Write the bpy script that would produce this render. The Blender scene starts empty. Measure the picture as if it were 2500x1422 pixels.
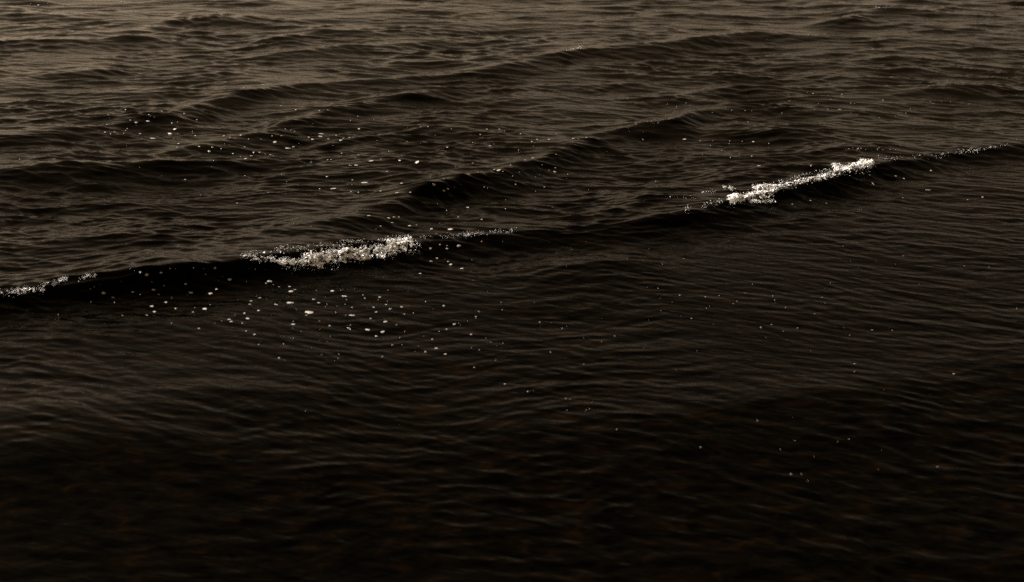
import bpy, math, random
import numpy as np
from mathutils import Quaternion, Vector, noise as mnoise

random.seed(7)
rng = np.random.default_rng(11)
R = math.radians
scene = bpy.context.scene
col = scene.collection

# ------------------------------------------------------------------ camera
CAM_H, PITCH, HALF_V = 4.0, 21.0, 12.8            # metres above still water, degrees down, half vertical angle
FW, FH = 2500.0, 1422.0
FOC = (FH / 2) / math.tan(R(HALF_V))
cam_data = bpy.data.cameras.new('camera')
cam_data.sensor_width = 36.0
cam_data.lens = 36.0 * FOC / FW
cam_data.clip_start, cam_data.clip_end = 0.05, 20000.0
cam_data.dof.use_dof = True
cam_data.dof.focus_distance = 16.0
cam_data.dof.aperture_fstop = 1.5
cam = bpy.data.objects.new('camera', cam_data)
cam.location = (0, 0, CAM_H)
cam.rotation_euler = (R(90 - PITCH), 0, 0)
col.objects.link(cam)
scene.camera = cam

# ------------------------------------------------------------------ sky and sun
SUN_EL, SUN_AZ = 27.0, -59.0                       # degrees; azimuth clockwise from the view direction
world = bpy.data.worlds.new('World')
scene.world = world
world.use_nodes = True
wn = world.node_tree
sky = wn.nodes.new('ShaderNodeTexSky')
sky.sky_type = 'NISHITA'
sky.sun_disc = False
sky.sun_elevation, sky.sun_rotation = R(SUN_EL), R(SUN_AZ)
sky.dust_density = 1.0
bw = wn.nodes.new('ShaderNodeRGBToBW')             # the photograph is toned to one warm grey
tone = wn.nodes.new('ShaderNodeMix')
tone.data_type, tone.blend_type = 'RGBA', 'MULTIPLY'
tone.inputs[0].default_value = 1.0
tone.inputs[7].default_value = (1.14, 0.86, 0.58, 1)
bg = wn.nodes['Background']
bg.inputs[1].default_value = 0.038
wn.links.new(sky.outputs[0], bw.inputs[0])
wn.links.new(bw.outputs[0], tone.inputs[6])
wn.links.new(tone.outputs[2], bg.inputs[0])

sun_data = bpy.data.lights.new('sun', 'SUN')
sun_data.energy = 5.0
sun_data.angle = R(0.53)
sun_data.color = (1.0, 0.965, 0.92)
sun = bpy.data.objects.new('sun', sun_data)
sd = Vector((math.sin(R(SUN_AZ)) * math.cos(R(SUN_EL)), math.cos(R(SUN_AZ)) * math.cos(R(SUN_EL)), math.sin(R(SUN_EL))))
sun.rotation_euler = sd.to_track_quat('Z', 'Y').to_euler()
col.objects.link(sun)

vs = scene.view_settings
vs.view_transform, vs.look, vs.exposure, vs.gamma = 'Standard', 'None', 1.62, 1.0
vs.use_curve_mapping = False
scene.cycles.use_denoising = False

# ------------------------------------------------------------------ helpers
CP, SP = math.cos(R(PITCH)), math.sin(R(PITCH))


def ray(px, py):
    """Direction of the sight line through a point of the 2500 x 1422 photograph."""
    u, v = (px - FW / 2) / FOC, (FH / 2 - py) / FOC
    return Vector((u, CP + v * SP, -SP + v * CP)).normalized()


def ground(px, py, z=0.0):
    d = ray(px, py)
    t = (z - CAM_H) / d.z
    return d.x * t, d.y * t


def tag(o, label=None, cat=None, group=None, kind=None):
    if label: o['label'] = label
    if cat: o['category'] = cat
    if group: o['group'] = group
    if kind: o['kind'] = kind
    return o


def mesh_from(name, verts, faces_flat, per_face, smooth=True):
    """Mesh out of numpy arrays; every face has per_face corners."""
    me = bpy.data.meshes.new(name)
    n, f = len(verts), len(faces_flat) // per_face
    me.vertices.add(n)
    me.vertices.foreach_set('co', np.ascontiguousarray(verts, np.float32).ravel())
    me.loops.add(f * per_face)
    me.loops.foreach_set('vertex_index', np.ascontiguousarray(faces_flat, np.int32).ravel())
    me.polygons.add(f)
    me.polygons.foreach_set('loop_start', np.arange(f, dtype=np.int32) * per_face)
    me.polygons.foreach_set('use_smooth', np.full(f, smooth, bool))
    me.update(calc_edges=True)
    me.validate()
    return me


def nodes_of(mat):
    mat.use_nodes = True
    nt = mat.node_tree
    return nt, nt.nodes['Principled BSDF']


def new(nt, kind, **kw):
    n = nt.nodes.new(kind)
    for k, v in kw.items(): setattr(n, k, v)
    return n


# ------------------------------------------------------------------ materials
def water_material():
    m = bpy.data.materials.new('sea_water')
    nt, b = nodes_of(m)
    L = nt.links.new
    geo = new(nt, 'ShaderNodeNewGeometry')
    b.inputs['IOR'].default_value = 1.062
    b.inputs['Roughness'].default_value = 0.06
    # murky water: brown sand and weed in patches a hand to an arm across
    mp = new(nt, 'ShaderNodeMapping'); mp.inputs['Scale'].default_value = (0.9, 2.1, 1.0)
    L(geo.outputs['Position'], mp.inputs[0])
    n1 = new(nt, 'ShaderNodeTexNoise'); n1.inputs['Scale'].default_value = 4.6; n1.inputs['Detail'].default_value = 6
    n1.inputs['Roughness'].default_value = 0.62; n1.inputs['Distortion'].default_value = 0.6
    L(mp.outputs[0], n1.inputs['Vector'])
    cr = new(nt, 'ShaderNodeValToRGB')
    cr.color_ramp.elements[0].position = 0.42; cr.color_ramp.elements[0].color = (0.0002, 0.00015, 0.00006, 1)
    cr.color_ramp.elements[1].position = 0.72; cr.color_ramp.elements[1].color = (0.0048, 0.0021, 0.0007, 1)
    e = cr.color_ramp.elements.new(0.57); e.color = (0.0012, 0.0007, 0.00025, 1)
    L(n1.outputs[0], cr.inputs[0])
    # light falloff painted into the base colour: paler offshore, darker before the breaker
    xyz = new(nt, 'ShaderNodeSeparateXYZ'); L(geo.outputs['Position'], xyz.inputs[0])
    falloff = new(nt, 'ShaderNodeMapRange', interpolation_type='SMOOTHSTEP')
    falloff.inputs['From Min'].default_value, falloff.inputs['From Max'].default_value = 10.5, 19.0
    falloff.inputs['To Min'].default_value, falloff.inputs['To Max'].default_value = 0.0, 1.0
    L(xyz.outputs['Y'], falloff.inputs['Value'])
    falloff_mix = new(nt, 'ShaderNodeMix', data_type='RGBA')
    falloff_mix.inputs[7].default_value = (0.0034, 0.0024, 0.0012, 1)
    L(falloff.outputs[0], falloff_mix.inputs[0]); L(cr.outputs[0], falloff_mix.inputs[6])
    L(falloff_mix.outputs[2], b.inputs['Base Color'])
    # wind ripples too fine for the mesh, long across the wind
    def ripple(rot, scale, sx, detail):
        mp = new(nt, 'ShaderNodeMapping')
        mp.vector_type = 'TEXTURE'
        mp.inputs['Rotation'].default_value = (0, 0, R(rot)); mp.inputs['Scale'].default_value = (1 / sx, 1.0, 1.0)
        L(geo.outputs['Position'], mp.inputs[0])
        n = new(nt, 'ShaderNodeTexNoise'); n.inputs['Scale'].default_value = scale; n.inputs['Detail'].default_value = detail
        n.inputs['Roughness'].default_value = 0.55; n.inputs['Distortion'].default_value = 0.25
        L(mp.outputs[0], n.inputs['Vector'])
        return n
    r1, r2 = ripple(-22, 10.0, 0.26, 3), ripple(-9, 30.0, 0.26, 2)
    b1 = new(nt, 'ShaderNodeBump'); b1.inputs['Strength'].default_value = 1.0; b1.inputs['Distance'].default_value = 0.010
    b2 = new(nt, 'ShaderNodeBump'); b2.inputs['Strength'].default_value = 1.0; b2.inputs['Distance'].default_value = 0.0026
    L(r1.outputs[0], b1.inputs['Height']); L(r2.outputs[0], b2.inputs['Height'])
    L(b1.outputs[0], b2.inputs['Normal']); L(b2.outputs[0], b.inputs['Normal'])
    return m


def foam_material(name, c_hi, c_lo, scale, rough=0.45, bump=0.004, through=0.0, ramp=(0.55, 0.85)):
    """Froth: pale bubble walls with darker wet gaps between."""
    m = bpy.data.materials.new(name)
    nt, b = nodes_of(m)
    L = nt.links.new
    geo = new(nt, 'ShaderNodeNewGeometry')
    v = new(nt, 'ShaderNodeTexVoronoi'); v.inputs['Scale'].default_value = scale
    n = new(nt, 'ShaderNodeTexNoise'); n.inputs['Scale'].default_value = scale * 0.3; n.inputs['Detail'].default_value = 4
    L(geo.outputs['Position'], v.inputs['Vector']); L(geo.outputs['Position'], n.inputs['Vector'])
    mul = new(nt, 'ShaderNodeMath', operation='ADD')
    L(v.outputs[0], mul.inputs[0]); L(n.outputs[0], mul.inputs[1])
    cr = new(nt, 'ShaderNodeValToRGB')
    cr.color_ramp.elements[0].position = ramp[0]; cr.color_ramp.elements[0].color = (*c_lo, 1)
    cr.color_ramp.elements[1].position = ramp[1]; cr.color_ramp.elements[1].color = (*c_hi, 1)
    L(mul.outputs[0], cr.inputs[0]); L(cr.outputs[0], b.inputs['Base Color'])
    b.inputs['Roughness'].default_value = rough
    b.inputs['IOR'].default_value = 1.33
    bp = new(nt, 'ShaderNodeBump'); bp.inputs['Distance'].default_value = bump
    L(mul.outputs[0], bp.inputs['Height']); L(bp.outputs[0], b.inputs['Normal'])
    if through:                                    # bubbles let the light through
        tr = new(nt, 'ShaderNodeBsdfTranslucent'); mx = new(nt, 'ShaderNodeMixShader')
        mx.inputs[0].default_value = through
        L(cr.outputs[0], tr.inputs['Color'])
        L(b.outputs[0], mx.inputs[1]); L(tr.outputs[0], mx.inputs[2])
        L(mx.outputs[0], nt.nodes['Material Output'].inputs['Surface'])
    return m


M_WATER = water_material()
M_FLECK = foam_material('floating_foam', (0.42, 0.37, 0.31), (0.10, 0.08, 0.06), 130.0, through=0.1)
M_SPRAY = foam_material('white_spray', (0.95, 0.93, 0.90), (0.80, 0.74, 0.66), 160.0, 0.25, 0.002, 0.4)
M_FROTH = foam_material('brown_froth', (0.88, 0.82, 0.74), (0.020, 0.013, 0.006), 55.0, 0.15, 0.014, 0.3, (0.52, 0.84))

# ------------------------------------------------------------------ the sea
# Crest lines of the swell: (x, y, height) along each crest as read off the photograph, then reach behind and in front of the crest, forward lean
CRESTS = [
    # the front wave, the one that breaks
    ([(-260, 755, .08), (0, 706, .10), (120, 682, .12), (250, 655, .155), (400, 640, .165), (560, 625, .155), (760, 600, .15), (1000, 574, .14),
      (1140, 567, .095), (1260, 561, .075), (1370, 552, .07), (1500, 549, .075), (1620, 525, .09), (1760, 484, .13), (1900, 447, .14), (2060, 405, .14),
      (2140, 393, .11), (2300, 372, .08), (2500, 346, .075), (2760, 305, .06)], .95, .22, .16),
    # the second crest, running up to the right
    ([(760, 560, .0), (860, 528, .06), (960, 487, .12), (1030, 455, .16), (1100, 430, .16), (1220, 410, .15), (1310, 383, .13), (1400, 352, .10), (1480, 330, .05), (1560, 312, .0)], .6, .24, .12),
    ([(1440, 330, .0), (1530, 306, .07), (1600, 297, .11), (1650, 288, .15), (1690, 268, .09), (1760, 262, .05), (1900, 262, .0)], .45, .2, .10),
    # dark hump at the left
    ([(-200, 425, .06), (0, 413, .09), (110, 396, .12), (250, 390, .15), (380, 392, .13), (500, 400, .08), (640, 412, .0)], .5, .3, .08),
    # long crest of the middle distance
    ([(-260, 345, .08), (0, 326, .10), (110, 312, .11), (260, 302, .085), (390, 274, .07), (490, 252, .09), (560, 228, .12), (640, 208, .13), (720, 206, .09), (860, 196, .08),
      (1000, 186, .09), (1120, 176, .10), (1230, 155, .11), (1330, 132, .13), (1400, 116, .14), (1480, 118, .09), (1570, 108, .06), (1680, 98, .04), (1800, 85, .0)], .7, .3, .12),
    ([(330, 390, .0), (440, 365, .06), (560, 338, .08), (680, 314, .09), (770, 268, .11), (850, 256, .10), (900, 238, .12), (960, 238, .11), (1060, 218, .07), (1180, 205, .0)], .55, .28, .10),
    ([(1560, 120, .0), (1660, 102, .09), (1750, 84, .12), (1830, 76, .13), (1920, 82, .08), (2040, 92, .0)], .6, .3, .10),
    ([(1960, 66, .0), (2020, 52, .09), (2070, 42, .13), (2100, 24, .09), (2150, 16, .14), (2210, 20, .08), (2300, 24, .0)], .5, .28, .12),
    ([(1480, 258, .0), (1600, 238, .06), (1720, 222, .09), (1810, 206, .10), (1870, 216, .07), (1960, 225, .0)], .6, .3, .08),
    ([(1650, 325, .0), (1760, 318, .06), (1860, 310, .09), (1940, 318, .06), (2040, 330, .0)], .4, .25, .06),
    ([(1240, 690, .0), (1340, 655, .04), (1440, 632, .06), (1510, 606, .065), (1570, 610, .045), (1660, 640, .0)], .5, .4, .05),
    ([(1350, 560, .0), (1480, 520, .02), (1600, 475, .04), (1740, 428, .06), (1860, 415, .03), (1960, 400, .0)], .5, .35, .06),
    ([(-200, 98, .05), (0, 96, .10), (120, 92, .11), (240, 96, .07), (300, 86, .12), (350, 84, .12), (430, 94, .06), (520, 104, .0)], .6, .35, .08),
    ([(350, 64, .0), (420, 46, .08), (500, 38, .10), (570, 42, .07), (620, 36, .09), (700, 48, .0)], .6, .35, .08),
    ([(620, 100, .0), (700, 84, .09), (790, 70, .12), (880, 80, .06), (960, 88, .0)], .6, .35, .08),
    ([(560, 150, .0), (680, 124, .08), (800, 112, .10), (920, 104, .10), (1040, 100, .05), (1150, 98, .0)], .6, .35, .08),
    ([(900, 168, .0), (980, 152, .07), (1080, 148, .09), (1180, 146, .05), (1260, 140, .0)], .5, .3, .07),
    ([(60, 182, .0), (160, 172, .08), (240, 168, .10), (310, 178, .0)], .5, .35, .06),
    ([(520, 600, .0), (620, 580, .05), (720, 556, .07), (820, 545, .06), (920, 540, .03), (1000, 530, .0)], .5, .4, .05),
    ([(40, 600, .0), (150, 575, .05), (290, 560, .07), (420, 575, .04), (520, 590, .0)], .5, .35, .05),
    ([(2200, 230, .0), (2300, 216, .07), (2350, 208, .10), (2420, 214, .06), (2500, 222, .0)], .5, .3, .07),
    ([(1960, 384, .0), (2060, 368, .06), (2150, 360, .07), (2240, 370, .0)], .4, .25, .06),
    ([(-300, 985, .0), (0, 1010, .06), (300, 985, .07), (700, 960, .05), (1000, 930, .0)], .9, .6, .05),
    ([(-300, 1160, .05), (0, 1110, .07), (250, 1080, .08), (550, 1095, .06), (800, 1130, .05), (1100, 1150, .0)], .9, .6, .05),
    ([(1000, 1080, .0), (1250, 1040, .06), (1600, 1010, .07), (2000, 960, .07), (2500, 880, .06), (2800, 840, .05)], .9, .6, .05),
]


def crest_function(pts, lb, lf, lean):
    p = np.array([(*ground(x, y, h), h) for x, y, h in pts])
    p = p[np.argsort(p[:, 0])]
    xs = np.linspace(p[0, 0] - 1.0, p[-1, 0] + 1.0, 400)
    dx = xs[1] - xs[0]
    k = max(1, int(0.14 / dx))
    ker = np.exp(-0.5 * (np.arange(-3 * k, 3 * k + 1) / k) ** 2); ker /= ker.sum()
    slope0 = (p[1, 1] - p[0, 1]) / (p[1, 0] - p[0, 0]); slope1 = (p[-1, 1] - p[-2, 1]) / (p[-1, 0] - p[-2, 0])
    yc = np.interp(xs, p[:, 0], p[:, 1])
    yc = np.where(xs < p[0, 0], p[0, 1] + slope0 * (xs - p[0, 0]), yc)
    yc = np.where(xs > p[-1, 0], p[-1, 1] + slope1 * (xs - p[-1, 0]), yc)
    a = np.interp(xs, p[:, 0], p[:, 2], left=0, right=0)
    pad = lambda q: np.convolve(np.pad(q, 3 * k, mode='reflect', reflect_type='odd'), ker, 'valid')
    yc = pad(yc)
    a = np.convolve(np.pad(a, 3 * k, mode='edge'), ker, 'valid')
    a *= np.clip((xs - xs[0]) / 0.8, 0, 1) * np.clip((xs[-1] - xs) / 0.8, 0, 1)
    g = np.gradient(yc, xs)
    return xs, yc, a, np.sqrt(1 + g * g), g, lb, lf, lean


CREST_F = [crest_function([(x, y, h * (1.0 if i in (0, 10) else 0.8 if i == 1 else 1.0 if i in (2, 3) else 0.84 if i < 6 else 0.80)) for x, y, h in c[0]], *c[1:]) for i, c in enumerate(CRESTS)]

# wind chop: many small wave trains, (wavelength, direction, amplitude, phase)
TRAINS = []
NT = 150
for i in range(NT):
    lam = 2.6 * (0.085 / 2.6) ** ((i + rng.random()) / NT)
    th = R(-90) + (rng.normal(0.36, 0.22) if i % (3 if lam > 0.5 else 4) == 0 else rng.normal(-0.30, 0.28 if lam > 0.5 else 0.27))
    steep = 0.030 * (0.5 if lam > 0.9 else 0.85 if lam > 0.4 else 1.6 if lam > 0.2 else 1.9)
    TRAINS.append((lam, th, steep * lam / (2 * math.pi) * rng.uniform(0.5, 1.5), rng.uniform(0, 2 * math.pi)))


def shore_calm(x, y):
    """1 out at sea, lower on the shallow water in front of the breaking wave."""
    xs, yc = CREST_F[0][0], CREST_F[0][1]
    t = np.clip((np.interp(x, xs, yc) - y) / 1.6, 0, 1)
    return 1.0 - 0.64 * t * t * (3 - 2 * t)


def displace(x, y, spacing):
    """Displacement of still-water points; trains finer than the local mesh spacing fade out."""
    z = np.zeros_like(x); ox = np.zeros_like(x); oy = np.zeros_like(x)
    # slow gusts: calmer and rougher stretches
    gust = 1.0 + 0.35 * np.sin(0.9 * x + 0.5 * y + 1.0) * np.sin(0.37 * y - 0.6 * x + 2.0) + 0.34 * np.sin(2.1 * x + 1.4 * y + 0.5) * np.sin(1.7 * y - 0.9 * x)
    calm = shore_calm(x, y)
    wx = x + 0.14 * np.sin(1.7 * y + 0.6 * x) + 0.05 * np.sin(4.1 * x - 2.3 * y)
    wy = y + 0.15 * np.sin(1.3 * x - 0.5 * y + 1.1) + 0.06 * np.sin(3.3 * x + 1.9 * y + 0.4)
    for lam, th, a, ph in TRAINS:
        w = np.clip(lam / (2.2 * spacing) - 1.0, 0, 1)
        k = 2 * math.pi / lam
        c, s = math.cos(th), math.sin(th)
        arg = k * (c * wx + s * wy) + ph
        # each train comes in groups along its own crest
        env = (0.55 + 0.45 * np.sin(k * 0.13 * (-s * wx + c * wy) + 2.3 * ph)) * (0.72 + 0.6 * np.sin(k * 0.105 * (c * x + s * y) + 0.05 * k * x + 5.1 * ph)) * w * gust * (calm ** 1.6 if lam > 0.45 else calm)
        z += a * env * np.sin(arg)
        q = 0.75 * a * env * np.cos(arg)
        ox += q * c; oy += q * s
    near = np.hypot(x, y) < 60
    for xs, yc, a, nrm, g, lb, lf, lean in CREST_F:
        m = near & (x > xs[0]) & (x < xs[-1])
        if not m.any(): continue
        xx, yy = x[m], y[m]
        A = np.interp(xx, xs, a) * (1 + 0.13 * np.sin(2.9 * xx + 7 * xs[0]) * np.sin(1.3 * xx + 3 * yc[0]))
        N = np.interp(xx, xs, nrm)
        G = np.interp(xx, xs, g)
        d = (np.interp(xx, xs, yc) - yy) / N                # + in front of the crest, towards the shore
        back = 1.0 / (1.0 + (np.abs(d) / (lb * 0.55)) ** 1.7) * np.exp(-(d / (2.2 * lb)) ** 2)
        front = np.exp(-(np.abs(d) / (lf * 1.35)) ** 1.45) - 0.18 * np.exp(-((d - 2.3 * lf) / (1.1 * lf)) ** 2)
        prof = np.where(d < 0, back, front)
        z[m] += A * prof
        push = A * lean * 5.0 * np.clip(prof, 0, 1) ** 2
        ox[m] += push * G / N; oy[m] -= push / N
    return x + ox, y + oy, z


def build_sea():
    # rows: even steps of depression angle in view, stretching away to the horizon and back under the camera
    dep = np.linspace(R(36.5), R(6.9), 1040)
    rows_fine = CAM_H / np.tan(dep)
    far = rows_fine[-1] * (6000 / rows_fine[-1]) ** (np.linspace(0, 1, 40)[1:] ** 1.5)
    near = rows_fine[0] - np.array([.02, .05, .1, .2, .35, .6, 1, 1.6, 2.5, 4, 7, 12, 25, 60, 200, 900, 4000])
    ys = np.concatenate([near[::-1], rows_fine, far])
    uf = np.linspace(-1, 1, 1120)
    uo = np.array([1.01, 1.03, 1.06, 1.1, 1.2, 1.35, 1.6, 2, 3, 5, 10, 30, 100, 400])
    us = np.concatenate([-uo[::-1], uf, uo])
    half = np.maximum(2.6, 0.9 + 0.455 * np.clip(ys, 0, 40))
    X = (half[:, None] * us[None, :]).astype(np.float32)
    Y = np.repeat(ys[:, None], len(us), 1).astype(np.float32)
    sx = np.gradient(X, axis=1); sy = np.gradient(Y, axis=0)
    sp = np.maximum(np.abs(sx), np.abs(sy) * 0.6)
    x, y, z = displace(X.ravel(), Y.ravel(), sp.ravel())
    nr, nc = X.shape
    idx = np.arange(nr * nc, dtype=np.int32).reshape(nr, nc)
    f = np.stack([idx[:-1, :-1], idx[:-1, 1:], idx[1:, 1:], idx[1:, :-1]], -1).reshape(-1)
    me = mesh_from('sea', np.stack([x, y, z], 1), f, 4)
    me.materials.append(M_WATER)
    o = bpy.data.objects.new('sea', me)
    col.objects.link(o)
    tag(o, 'dark brown sea with rippled waves rolling in', 'sea', kind='structure')
    return o


sea = build_sea()
bpy.context.view_layer.update()
CAM_P = Vector((0, 0, CAM_H))


def on_sea(px, py):
    ok, loc, nor, _ = sea.ray_cast(CAM_P, ray(px, py))
    return (loc, nor) if ok else (None, None)


# ------------------------------------------------------------------ breaking foam on the crests
PHI = (1 + 5 ** 0.5) / 2
ICO_V = np.array([(-1, PHI, 0), (1, PHI, 0), (-1, -PHI, 0), (1, -PHI, 0), (0, -1, PHI), (0, 1, PHI), (0, -1, -PHI), (0, 1, -PHI),
                  (PHI, 0, -1), (PHI, 0, 1), (-PHI, 0, -1), (-PHI, 0, 1)]) / math.hypot(1, PHI)
ICO_F = np.array([(0, 11, 5), (0, 5, 1), (0, 1, 7), (0, 7, 10), (0, 10, 11), (1, 5, 9), (5, 11, 4), (11, 10, 2), (10, 7, 6), (7, 1, 8),
                  (3, 9, 4), (3, 4, 2), (3, 2, 6), (3, 6, 8), (3, 8, 9), (4, 9, 5), (2, 4, 11), (6, 2, 10), (8, 6, 7), (9, 8, 1)])


def beads(name, centres, radii, mat, parent, squash=(0.75, 1.25)):
    """One mesh of many small irregular drops or bubbles."""
    n = len(centres)
    c, r = np.array(centres), np.array(radii)
    v = ICO_V[None] * rng.uniform(0.72, 1.28, (n, 12, 1)) * rng.uniform(*squash, (n, 1, 3)) * r[:, None, None] + c[:, None, :]
    f = (ICO_F[None] + (np.arange(n) * 12)[:, None, None]).reshape(-1)
    me = mesh_from(name, v.reshape(-1, 3), f, 3)
    me.materials.append(mat)
    o = bpy.data.objects.new(name, me)
    col.objects.link(o)
    o.parent = parent
    o['kind'] = 'stuff'
    return o


def lace(p):
    a = mnoise.noise(Vector((p[0] * 17, p[1] * 17, p[2] * 17 + 4)))
    b = mnoise.noise(Vector((p[0] * 46, p[1] * 46, p[2] * 46 + 9)))
    return 1.0 - 2.6 * abs(a) - 1.3 * abs(b)


def froth_sheet(strokes, base, lift, parent):
    """A torn lacy sheet of froth lying on the wave, holes and all."""
    ends = [ground(q, w, 0.1) for x0, y0, x1, y1, hw, n, k in strokes if k > 0.3 for q, w in ((x0, y0 - hw), (x1, y1 - hw), (x0, y0 + hw), (x1, y1 + hw))]
    if not ends: return
    xa, xb = min(e[0] for e in ends) - .08, max(e[0] for e in ends) + .08
    ya, yb = min(e[1] for e in ends) - .15, max(e[1] for e in ends) + .15
    s = 0.0066 * ya / 11.0
    gx, gy = np.meshgrid(np.arange(xa - .05, xb + .05, s), np.arange(ya - .1, yb + .45, s))      # still-water points
    sp = np.full(gx.size, 0.012)
    P = np.stack(displace(gx.ravel(), gy.ravel(), sp), 1).reshape(*gx.shape, 3)
    N = np.cross(np.gradient(P, axis=1), np.gradient(P, axis=0))
    N /= np.linalg.norm(N, axis=2, keepdims=True) + 1e-9
    dep = P[..., 1] * CP - (P[..., 2] - CAM_H) * SP
    QX = FW / 2 + FOC * P[..., 0] / dep
    QY = FH / 2 - FOC * (P[..., 1] * SP + (P[..., 2] - CAM_H) * CP) / dep
    D = np.zeros(gx.shape)
    for x0, y0, x1, y1, hw, n, k in strokes:
        t = ((QX - x0) * (x1 - x0) + (QY - y0) * (y1 - y0)) / ((x1 - x0) ** 2 + (y1 - y0) ** 2)
        e = np.maximum(0, np.maximum(-t, t - 1)) * math.hypot(x1 - x0, y1 - y0)
        off = QY - (y0 + (y1 - y0) * np.clip(t, 0, 1))
        D = np.maximum(D, k * np.exp(-(off / (hw * 0.95)) ** 2 - (e / 8.0) ** 2))
    idx = {}
    V, F = [], []
    for j, i in zip(*np.nonzero(D > 0.15)):
        d = float(D[j, i])
        loc, nor = Vector(P[j, i]), Vector(N[j, i])
        if lace(loc) + 1.4 * d < 1.02: continue
        lump = max(0, mnoise.noise(Vector((loc.x * 9, loc.y * 9, 1.7))) + 0.45)
        fine = mnoise.noise(Vector((loc.x * 60, loc.y * 60, loc.z * 60))) * 0.009 + mnoise.noise(Vector((loc.x * 25, loc.y * 25, loc.z * 25))) * 0.012
        h = 0.003 + d * lift * lump + abs(fine) * (0.4 + d)
        p = loc + nor * h
        idx[i, j] = len(V)
        V.append((p.x - base.x + random.gauss(0, s * .2), p.y - base.y + random.gauss(0, s * .2), p.z - base.z))
    for (i, j), a in idx.items():
        b, c, d = idx.get((i + 1, j)), idx.get((i + 1, j + 1)), idx.get((i, j + 1))
        if b is None or c is None or d is None: continue
        F += [a, b, c, a, c, d]
    if not F: return
    me = mesh_from('froth', np.array(V), np.array(F), 3, True)
    me.materials.append(M_FROTH)
    o = bpy.data.objects.new('froth', me)
    col.objects.link(o)
    o.parent = parent
    o['kind'] = 'stuff'


def breaker(label, strokes, lift=0.03, size=1.0):
    """strokes: (x0, y0, x1, y1, half width, drops, froth thickness) along the band of foam."""
    drops, dr = [], []
    strokes = [(*q[:5], int(q[5] * (0.7 if q[5] > 300 else 1)), q[6]) for q in strokes]
    base = None
    for x0, y0, x1, y1, hw, n, froth in strokes:
        made = tries = 0
        while made < n and tries < n * 14:
            tries += 1
            t = random.random()
            off = random.gauss(0, 0.5) * hw
            px, py = x0 + (x1 - x0) * t + random.gauss(0, 2.0), y0 + (y1 - y0) * t + off
            c1 = mnoise.noise(Vector((px * 0.035, py * 0.055, 3.1)))
            c2 = mnoise.noise(Vector((px * 0.11, py * 0.15, 9.7)))
            if 0.70 * c1 + 0.75 * c2 < random.uniform(-0.40, 0.45): continue
            loc, nor = on_sea(px, py)
            if loc is None: continue
            made += 1
            if base is None: base = loc.copy()
            bulge = max(0.0, 1 - abs(off) / (hw * 1.2)) * lift * (0.3 + 1.0 * max(0, c1 + 0.4))
            up = Vector((nor.x, nor.y, nor.z + 0.5)).normalized()
            k = loc.length / 12.0
            drops.append(loc + up * (0.002 + bulge * random.uniform(0.2, 1.1) + (random.random() ** 8) * 0.03))
            dr.append((0.0009 + 0.0030 * random.random() ** 3.2) * k * size)
    root = bpy.data.objects.new('breaking_foam', None)
    root.empty_display_size = 0.1
    root.location = base
    col.objects.link(root)
    tag(root, label, 'foam', 'foam breaking on the wave crests')
    b = np.array(base)
    beads('spray', np.array(drops) - b, dr, M_SPRAY, root)
    froth_sheet(strokes, base, lift, root)
    return root


breaker('longest bright white band of sparkling foam on the front wave', [
    (590, 626, 1000, 580, 7, 600, .35), (680, 641, 790, 650, 8, 700, .85), (740, 630, 1000, 604, 14, 1700, .9),
    (945, 600, 1004, 594, 16, 900, .9), (990, 590, 1026, 606, 9, 160, .45), (590, 630, 700, 640, 8, 380, .55), (1000, 620, 1030, 622, 3, 60, .3),
    (700, 646, 960, 622, 12, 900, .78), (690, 664, 840, 656, 6, 70, .0)], .045)
breaker('thin broken trail of sparkles running right from the long white foam band', [
    (1030, 579, 1150, 575, 5, 200, .2), (1130, 575, 1262, 562, 5, 240, .22)], .006, .8)
breaker('glittering foam on the front wave cut by the left picture edge', [
    (-30, 719, 60, 712, 10, 160, .3), (40, 709, 110, 708, 11, 240, .42), (100, 701, 165, 682, 8, 210, .4), (190, 684, 238, 671, 6, 130, .38)], .012)
breaker('compact white foam clump below and left of the ragged foam streak', [
    (1780, 490, 1885, 474, 12, 800, .95), (1842, 464, 1893, 462, 11, 600, 1.0), (1780, 494, 1888, 496, 5, 300, .8),
    (1768, 459, 1794, 464, 4, 90, .6), (1670, 516, 1765, 496, 6, 120, .25), (1708, 474, 1748, 470, 3, 40, .3), (1625, 483, 1700, 487, 2, 30, .0)], .04)
breaker('ragged white foam streak climbing right to a rounded white knob', [
    (1890, 462, 2045, 424, 9, 620, .7), (2040, 416, 2130, 402, 10, 800, .95), (2098, 402, 2130, 402, 11, 320, 1.0),
    (2034, 408, 2058, 412, 8, 160, .9), (1900, 446, 2035, 416, 4, 140, .2), (1990, 435, 2130, 424, 4, 50, .0)], .035)
breaker('faint glints on the dark crest trailing off to the right picture edge', [
    (2140, 390, 2300, 382, 7, 90, .0), (2280, 381, 2400, 364, 6, 130, .25), (2370, 372, 2455, 354, 4, 90, .25), (2060, 366, 2200, 366, 3, 50, .0)], .006, .75)
breaker('tiny glints on the small distant crest above the middle', [(1370, 124, 1424, 118, 5, 50, .0)], .008, .8)
breaker('tiny glints on the topmost small crest near the upper right corner', [(2138, 19, 2186, 16, 3.5, 36, .0)], .008, .8)
breaker('few bright droplets on the small crest at upper left', [(588, 217, 650, 207, 3, 16, .0)], .008, .8)
breaker('thin glints on the short dark crest right of the middle', [(1545, 305, 1635, 293, 4, 40, .0)], .008, .7)

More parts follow.
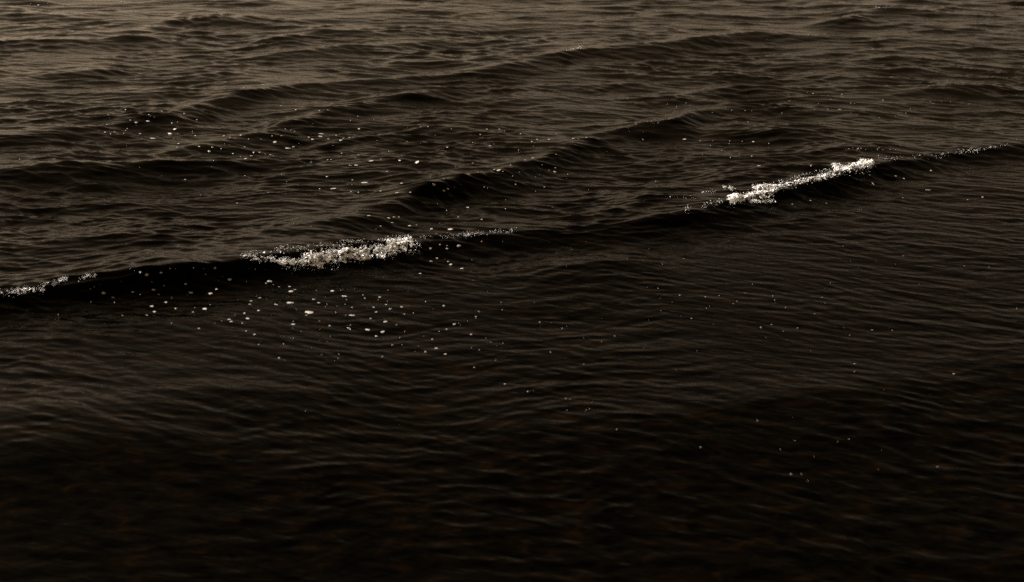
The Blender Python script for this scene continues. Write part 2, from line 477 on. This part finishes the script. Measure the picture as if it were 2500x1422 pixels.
# ------------------------------------------------------------------ flecks of foam drifting on the water
# (x, y, width) in enlarged views of the photograph: offset x, offset y, enlargement, then triples
VIEWS = [
    (0, 450, 3.554, "897 944 50 980 984 35 1152 937 32 1330 917 52 1217 763 32 1275 785 40 1398 768 34 1478 733 22 1524 733 14 1680 728 22 1865 728 30 1783 785 16 1765 736 10 1930 800 10 1610 866 30 1990 829 48 2338 843 58 2308 859 24 1656 943 52 1826 949 46 1880 911 36 1378 957 24 1343 972 16 1422 883 18 1318 849 16 1440 1025 34 1318 1060 48 1342 1107 44 1272 1136 30 1492 1209 20 1524 1079 30 1692 1076 20 1776 1082 54 1826 1052 18 1674 1110 28 2178 1012 30 2168 1042 30 2254 986 34 2397 1044 42 2243 1097 34 2122 1119 28 2041 1135 18 2150 1165 50 1988 1173 36 2008 1191 38 1926 1192 14 1866 1209 20 2104 1206 26 1727 1252 28 2207 1304 34 2136 1275 24 2248 1393 24 2464 1392 24 1492 988 20 782 912 20 817 892 14 1053 845 14 995 1030 18 792 1024 14 1064 1144 16 507 1135 14 905 1213 12 1218 960 10 1130 738 12 1166 755 10 2318 1003 12 2225 976 16 2430 1021 12 2140 850 10 2215 742 18 2160 733 10 2373 873 16"),
    (550, 500, 3.554, "470 716 20 568 752 62 605 738 30 556 711 30 795 748 20 930 749 52 1003 747 18 1033 794 78 1055 827 16 766 822 38 810 851 34 560 851 84 476 843 12 884 866 16 868 890 14 1040 868 14 1100 891 28 1198 786 18 1212 813 24 1340 802 36 1328 828 16 1396 867 30 1408 843 22 1430 905 36 1286 890 32 1308 932 28 1530 886 38 1412 746 16 1588 749 14 728 935 134 704 959 24 616 912 20 588 1038 50 592 1014 18 588 1075 18 820 1013 20 906 1051 28 960 936 18 1098 960 72 1048 961 16 1260 988 26 1388 1016 56 1088 1047 22 1068 1070 34 1082 1081 26 1234 1085 78 1366 1104 58 1310 1141 34 1488 1045 20 1554 950 26 1632 944 18 292 1216 22 506 1214 22 660 1102 12 752 1238 14 820 1180 10 912 1146 12 592 1163 12 466 1329 32 518 1355 14 836 1306 18 988 1302 22 980 1338 20 950 1355 10 1364 1318 32 1450 1218 24 1534 1217 16 1514 1154 20 1558 1104 14 1736 1277 30 1646 1279 14 1910 1297 36 1830 1246 48 1796 1169 28 1724 1147 18 1988 1036 40 2028 1030 18 1920 1082 34 1856 1102 14 2134 1126 54 2174 971 32 2174 984 22 2202 928 34 2184 916 20 2104 1014 16 2044 1048 12 2404 913 28 2394 848 24 2262 1163 18 2290 1179 14 2306 1192 26 2408 1202 24 2136 1241 28 2204 1259 26 2398 1247 12 2160 1413 38 2344 1352 24 1896 877 34 1740 846 20 1804 906 12 2150 659 20 2256 688 12 2052 554 50 1934 493 28 1784 490 36 1838 464 26 1956 519 40 1922 381 34 1926 357 22 1780 380 32 2026 358 50 1862 347 24 2224 320 24 2410 325 20 2140 481 18 2130 576 14 2228 513 10 2326 580 12 1688 598 30 2108 24 28 2226 128 26 1450 157 36 1416 115 40 1464 107 30 1506 108 36 1246 95 50 1600 183 44 1664 178 22 1790 210 40 1950 213 60 594 167 18 744 190 16 2022 107 26 1864 162 14 1922 53 18 1146 55 20 1104 58 14 2432 38 14 1310 213 14 1350 187 24"),
    (0, 0, 2.7778, "726 845 20 710 897 30 752 911 16 778 895 22 842 909 16 855 888 16 863 874 18 952 907 30 925 832 34 885 816 22 1005 823 44 1048 797 16 1020 790 14 1010 778 20 1185 876 50 1168 836 26 1250 771 26 1205 831 16 1335 814 20 1152 906 70 1205 909 16 1035 939 60 960 941 14 925 853 12 1098 757 24 1150 742 16 1310 906 16 1322 921 26 1306 893 10 1178 944 14 850 744 20 785 748 14 735 778 20 770 776 12 1905 717 24 1803 755 12 2005 745 24 2222 747 26 2165 752 22 2378 820 18 2425 792 18 1800 828 22 1658 852 10 1418 1027 46 1705 1058 42 1665 1077 34 1632 1066 14 1660 998 28 1865 965 44 1910 922 20 1848 925 14 1950 1007 60 1990 997 32 2178 908 56 2172 926 40 2094 932 26 2120 946 30 2310 952 36 2330 938 22 2368 934 28 2280 917 20 2435 875 26 2225 942 30 2000 893 22 1975 885 14 1938 877 14 2028 975 14 1720 1035 20 1760 1034 26 1800 1048 14 1832 1050 20 1856 1061 16 1580 1043 22 1500 1010 18 1440 1000 24 1350 994 26 1270 957 18 1210 975 26 1200 998 20 1520 922 24 1560 932 20 1632 917 26 1524 978 12 1556 985 12 1770 944 18 1688 946 14 2315 1040 20 2428 1052 18 2355 1052 12 2415 1121 38 2372 1122 20 2222 1085 20 2245 1083 18 2110 1101 18 2065 1107 10 2055 1048 12 2025 1060 12 2390 1221 22 2220 1199 26 2090 1215 14 1912 1185 16 1660 1192 18 1450 1093 16 1438 1133 10 1255 1219 24 1095 1197 10 948 1137 12 135 1083 14 2265 1279 56 2380 1300 20 2430 1305 18 1938 1318 16 1820 1310 12 1695 1273 10 1608 1378 20 1360 1328 14 368 1384 10 402 1305 12 2140 1318 12 2170 1283 16 1945 1235 14 260 35 20 210 28 12 325 24 14 630 6 16 828 16 16 465 44 10"),
    (800, 0, 2.7778, "205 792 16 155 820 12 312 814 14 95 1040 18 210 1052 20 188 1068 12 200 1121 24 162 1127 14 295 1092 64 487 1089 34 605 1102 50 362 1080 18 415 1028 14 250 1240 90 502 1244 44 358 1296 24 36 1280 60 470 1307 50 166 1253 16 400 1163 24 700 1200 16 1035 912 18 1308 909 18 1100 989 40 985 970 16 1130 980 16 1050 935 12 1295 1020 14 1080 877 26 1165 877 24 1200 891 14 840 877 16 680 860 22 630 862 22 545 864 12 730 920 12 630 973 10 352 917 14 540 962 16 335 956 14 1500 946 30 1550 910 16 1420 946 24 1385 960 20 1755 933 24 1665 940 26 1700 945 16 1395 992 10 810 1000 18 985 1107 18 870 1133 14 1160 1155 40 1188 1165 22 1130 1150 20 1390 1072 34 1340 1085 16 1240 1120 26 790 1216 16 720 1253 40 790 1295 34 815 1283 34 1018 1170 24 955 1182 28 1062 1272 16 1085 1278 14 1275 1252 22 1300 1168 18 1255 1197 12 1545 1140 24 1540 1166 40 1503 1155 18 1454 1120 16 1628 1183 14 1410 1202 14 1550 1051 12 1470 1270 20 1410 1298 14 1770 1290 14 1868 1303 14 1525 1410 12 1208 1358 14 950 1408 24 560 1305 22 745 1385 12 860 1270 14 900 1255 12 2225 1232 14 2420 945 40 2360 998 14 2040 872 16 2045 892 14 2140 948 20 2140 898 12 2365 725 16 2305 708 18 2140 692 12 2430 700 14 1415 645 10 1030 233 12 1850 156 10"),
    (1600, 0, 2.7778, "235 720 14 478 730 18 520 750 16 610 752 24 655 755 12 388 766 16 245 791 14 860 768 28 1105 705 16 1190 674 20 1270 660 60 1265 640 30 1175 650 16 1325 700 20 1350 704 16 1250 743 70 1325 768 20 1370 780 22 1170 740 24 1080 745 20 905 642 50 1070 635 28 1030 628 16 910 685 24 1545 680 36 1885 703 50 1865 690 20 2130 707 60 1940 688 18 1700 770 16 1520 797 22 1630 790 12 1105 232 18 1150 232 30 908 235 14 1040 240 16 760 268 10 305 957 14 390 957 16 505 960 14 590 960 12 665 962 36 375 990 16 450 1020 20 430 1015 12 205 1073 14 320 1050 12 510 1070 14 570 1050 14 655 1060 26 500 975 20 630 830 18 550 830 14 770 975 12 1055 1125 24 700 1125 40 1685 1212 22 1630 1195 26 1480 1250 70 1870 1158 30 1850 1290 70 1215 1332 14 1050 1360 24 930 1386 20 1160 1380 20 2220 1338 26 2118 1355 20 1680 1345 12"),
    (1200, 600, 1.916, "305 36 12 378 18 10 370 12 8 590 45 10 635 60 10 710 70 12 738 16 12 800 88 12 900 62 12 405 57 8 350 98 8 505 62 8 880 232 16 1000 240 16 1148 261 14 1132 272 14 1220 182 10 1190 222 10 730 196 10 780 200 14 790 248 10 845 265 10 1065 235 10 1315 237 12 1325 254 14 1330 266 8 1375 290 16 1560 271 12 1510 318 14 1260 383 18 1310 370 16 1432 387 12 1366 401 12 1284 431 8 935 340 14 888 329 10 1005 294 10 1020 284 8 738 352 12 792 305 8 408 275 12 225 358 16 230 378 8 280 363 10 330 387 14 352 380 8 576 423 18 516 449 12 202 268 8 276 498 14 115 545 10 432 555 10 962 493 12 714 478 8 1190 352 8 1697 553 18 1697 589 14 2163 600 22 2048 698 10 1242 818 14 1468 811 10 978 943 16 585 861 12 348 716 10 366 721 12 457 764 10 443 772 12 354 771 10 470 735 8 62 648 18 170 682 20 196 680 8 360 629 8 1400 1068 20 1450 1069 14 1480 1102 10 2085 1034 18 1808 1047 10 1672 906 10 1420 914 8 1350 954 10 1620 918 8 1825 958 8 1510 988 8 1928 48 14 1890 87 8 2000 184 8 2212 97 10 2328 100 10 1545 243 8 1780 394 14 1875 398 10 1676 420 12 1585 174 8 1560 198 8 1680 72 10 1800 72 8 1645 4 10"),
]
flecks = []
for ox_, oy_, sc_, txt in VIEWS:
    q = [float(t) for t in txt.split()]
    flecks += [(ox_ + q[i] / sc_, oy_ + q[i + 1] / sc_, q[i + 2] / sc_) for i in range(0, len(q), 3)]


def fleck_mesh(seed):
    """A flat cap of froth with a ragged rim, unit radius."""
    r_ = random.Random(seed)
    n = 12
    ph = [r_.uniform(0, 6.28) for _ in range(3)]
    rim = [1 + 0.14 * math.sin(2 * i / n * 6.283 + ph[0]) + 0.10 * math.sin(3 * i / n * 6.283 + ph[1]) + r_.uniform(-.10, .10) for i in range(n)]
    v = [(0, 0, 0.16)]
    v += [(0.6 * rim[i] * math.cos(i / n * 6.283), 0.6 * rim[i] * math.sin(i / n * 6.283), 0.13 + r_.uniform(-.04, .05)) for i in range(n)]
    v += [(rim[i] * math.cos(i / n * 6.283), rim[i] * math.sin(i / n * 6.283), -0.06) for i in range(n)]
    f = [(0, 1 + i, 1 + (i + 1) % n) for i in range(n)]
    f += [t for i in range(n) for t in ((1 + i, 13 + i, 13 + (i + 1) % n), (1 + i, 13 + (i + 1) % n, 1 + (i + 1) % n))]
    me = bpy.data.meshes.new('foam_fleck')
    me.from_pydata(v, [], f)
    for p in me.polygons: p.use_smooth = True
    me.materials.append(M_FLECK)
    return me


FLECK_M = [fleck_mesh(s) for s in range(9)]


def zone(px, py):
    if py < 60 and px < 600: return 'foam speck among the farthest ripples at the upper left', 'far specks at the upper left'
    if py > 820: return 'lone small foam fleck on the dark foreground water', 'flecks in the dark foreground'
    line = float(np.interp(px, [0, 560, 1000, 1260, 1500, 1900, 2140, 2500], [706, 625, 574, 560, 552, 447, 393, 346]))
    if py > line - 4:
        if px < 560: return 'foam fleck on or just below the dark smooth face left of the longest foam band', 'flecks under the dark face of the front wave'
        if px < 1050: return 'foam fleck scattered on the water below the longest white foam band', 'flecks below the longest foam band'
        if px < 1650: return 'small foam fleck on the rippled water before the unbroken middle of the front wave', 'flecks before the middle of the front wave'
        return 'small foam fleck on the rippled water before the right foam streaks', 'flecks before the right foam streaks'
    if px < 480 and py < 345: return 'foam fleck drifting under the long crest at the upper left', 'flecks under the upper left crest'
    if px < 1000 and py < 400: return 'foam fleck in the dense scatter above the second crest at left', 'dense flecks at upper left'
    if px < 950: return 'foam fleck on the swell behind the longest white foam band', 'flecks behind the longest foam band'
    if px < 1500: return 'foam fleck on or near the second crest in the middle', 'flecks around the middle crest'
    if py < 120: return 'foam speck below the small far crest at the upper right', 'far specks at the upper right'
    return 'foam fleck on the open swell above the right foam streaks', 'flecks above the right foam streaks'


LANDMARKS = {                                       # things one can find, and where they lie in the photograph
    'flat foam bar': (755, 763), 'arrowhead shaped foam fleck': (841, 723), 'left tip of the foam band': (582, 630), 'right end of the foam band': (1025, 605),
    'glittering left edge foam': (120, 700), 'roundest fleck on the dark face': (359, 671), 'star shaped foam splash': (906, 393),
    'largest pale foam patch': (785, 327), 'lumpy fleck at upper left': (614, 381), 'round leftmost scatter fleck': (511, 370),
    'bright flat upper left fleck': (427, 315), 'hairline foam streak': (890, 446), 'upright foam tuft': (1120, 601), 'compact foam clump': (1850, 480),
    'rounded white knob': (2115, 402), 'peak of the middle crest': (1040, 455), 'short dark glinting crest': (1640, 292),
    'lone far right fleck': (2329, 913), 'soft hump before the wave': (1460, 625), 'topmost glinting crest': (2150, 18),
    'glinting far crest': (1400, 118), 'upper left corner': (0, 0), 'paired foreground flecks': (1945, 1157), 'bright lowest foreground fleck': (1133, 960)}
SPECIAL = {
    (755, 763): 'longest drifting foam strip, a flat bar below the long foam band',
    (841, 723): 'arrowhead shaped foam fleck right below the long white foam band',
    (708, 739): 'thin curved foam strip above the longest flat bar of foam',
    (906, 393): 'star shaped splash of foam alone above the middle crest',
    (785, 327): 'largest pale foam patch in the dense upper left scatter',
    (511, 370): 'round foam fleck at the left end of the dense scatter',
    (614, 381): 'lumpy foam fleck lowest in the dense upper left scatter',
    (427, 315): 'bright flat foam fleck under the upper left crest',
    (1120, 601): 'upright foam tuft just right of the longest foam band',
    (2329, 913): 'lone round foam fleck in the dark water at far right',
    (890, 446): 'long hairline foam streak left of the middle crest',
    (359, 671): 'roundest foam fleck high on the dark smooth wave face',
}
ORD = ['nearest', 'second nearest', 'third nearest', 'fourth nearest', 'fifth nearest', 'sixth nearest', 'seventh nearest', 'eighth nearest', 'ninth nearest', 'tenth nearest']
ORD += ['farthest but %s' % w for w in ('one', 'two', 'three', 'four', 'five', 'six', 'seven')]


def where(px, py):
    """The landmark closest by and the side of it."""
    name = min(LANDMARKS, key=lambda k: (LANDMARKS[k][0] - px) ** 2 + (2.2 * (LANDMARKS[k][1] - py)) ** 2)
    dx, dy = px - LANDMARKS[name][0], 2.2 * (py - LANDMARKS[name][1])
    v, h = ('above' if dy < 0 else 'below'), ('left of' if dx < 0 else 'right of')
    if abs(dx) > 2.4 * abs(dy): side = h
    elif abs(dy) > 2.4 * abs(dx): side = v
    else: side = v + ' ' + h
    return name, side, math.hypot(dx, dy)


def size_word(w):
    return 'large' if w > 17 else 'medium' if w > 11 else 'small' if w > 7 else 'tiny'


order = sorted(range(len(flecks)), key=lambda i: -flecks[i][2])
specks_p, specks_r = [], []
count = 0
placed = []
for i in order:
    px, py, w = flecks[i]
    loc, nor = on_sea(px, py)
    if loc is None: continue
    far_right = 0.55 if px > 1450 and py < 330 else 0.6 if px > 1150 and py > 560 else 0.8 if px > 1500 else 0.85 if py < 500 else 1.0
    wid = 0.72 * far_right * w * (loc - CAM_P).length / FOC
    if count < 300:
        o = bpy.data.objects.new('foam_fleck', FLECK_M[random.randrange(9)])
        deep = random.uniform(0.62, 1.0) if w < 18 else random.uniform(0.38, 0.6)
        if px > 1450 and w > 16 and py < 600: deep = random.uniform(.14, .22)
        if py > 655 and py < 690 and px < 540: deep = random.uniform(.8, 1.0)
        o.scale = (wid / 2, wid / 2 * deep, wid / 2 * random.uniform(.3, .6))
        o.rotation_mode = 'QUATERNION'
        tilt = Vector((0, 0, 1)).rotation_difference(nor)
        o.rotation_quaternion = tilt @ Quaternion((0, 0, 1), random.gauss(-0.1, 0.3))
        o.location = loc
        col.objects.link(o)
        lab, grp = zone(px, py)
        tag(o, lab, 'foam', grp)
        placed.append((px, py, w, deep, o))
        count += 1
    else:
        specks_p.append(loc + nor * 0.001); specks_r.append(wid / 2 * 0.85)

# a label that singles each fleck out: its size and outline, then its rank beside the nearest landmark
named = {}
for px, py, w, deep, o in placed:
    best = min(SPECIAL, key=lambda k: (k[0] - px) ** 2 + (k[1] - py) ** 2) if SPECIAL else None
    if best and (best[0] - px) ** 2 + (best[1] - py) ** 2 < 14:
        o['label'] = SPECIAL.pop(best)
        continue
    name, side, dist = where(px, py)
    shape = 'long' if deep < 0.5 else 'oval' if deep < 0.8 else 'round'
    named.setdefault((size_word(w), shape, side, name), []).append((dist, o))
for (size, shape, side, name), li in named.items():
    li.sort(key=lambda t: t[0])
    for k, (dist, o) in enumerate(li):
        rank = '' if len(li) == 1 else ', %s' % ORD[k]
        o['label'] = '%s %s foam fleck%s %s the %s' % (size, shape, rank, side, name)

# the rest: specks too small and too many to tell apart, thick where the flecks are thick
for _ in range(420):
    if random.random() < 0.72:
        px, py, w = random.choice(flecks)
        px += random.gauss(0, 45); py += random.gauss(0, 16)
    else:
        px, py = random.uniform(-80, 2580), random.uniform(250, 1050)
    loc, nor = on_sea(px, py)
    if loc is None: continue
    specks_p.append(loc + nor * 0.001); specks_r.append((0.0008 + 0.0022 * random.random() ** 3) * loc.length / 12)
ob = beads('foam_specks', specks_p, specks_r, M_FLECK, None, (0.5, 1.2))
tag(ob, 'tiny pale foam specks strewn over the water', 'foam', kind='stuff')
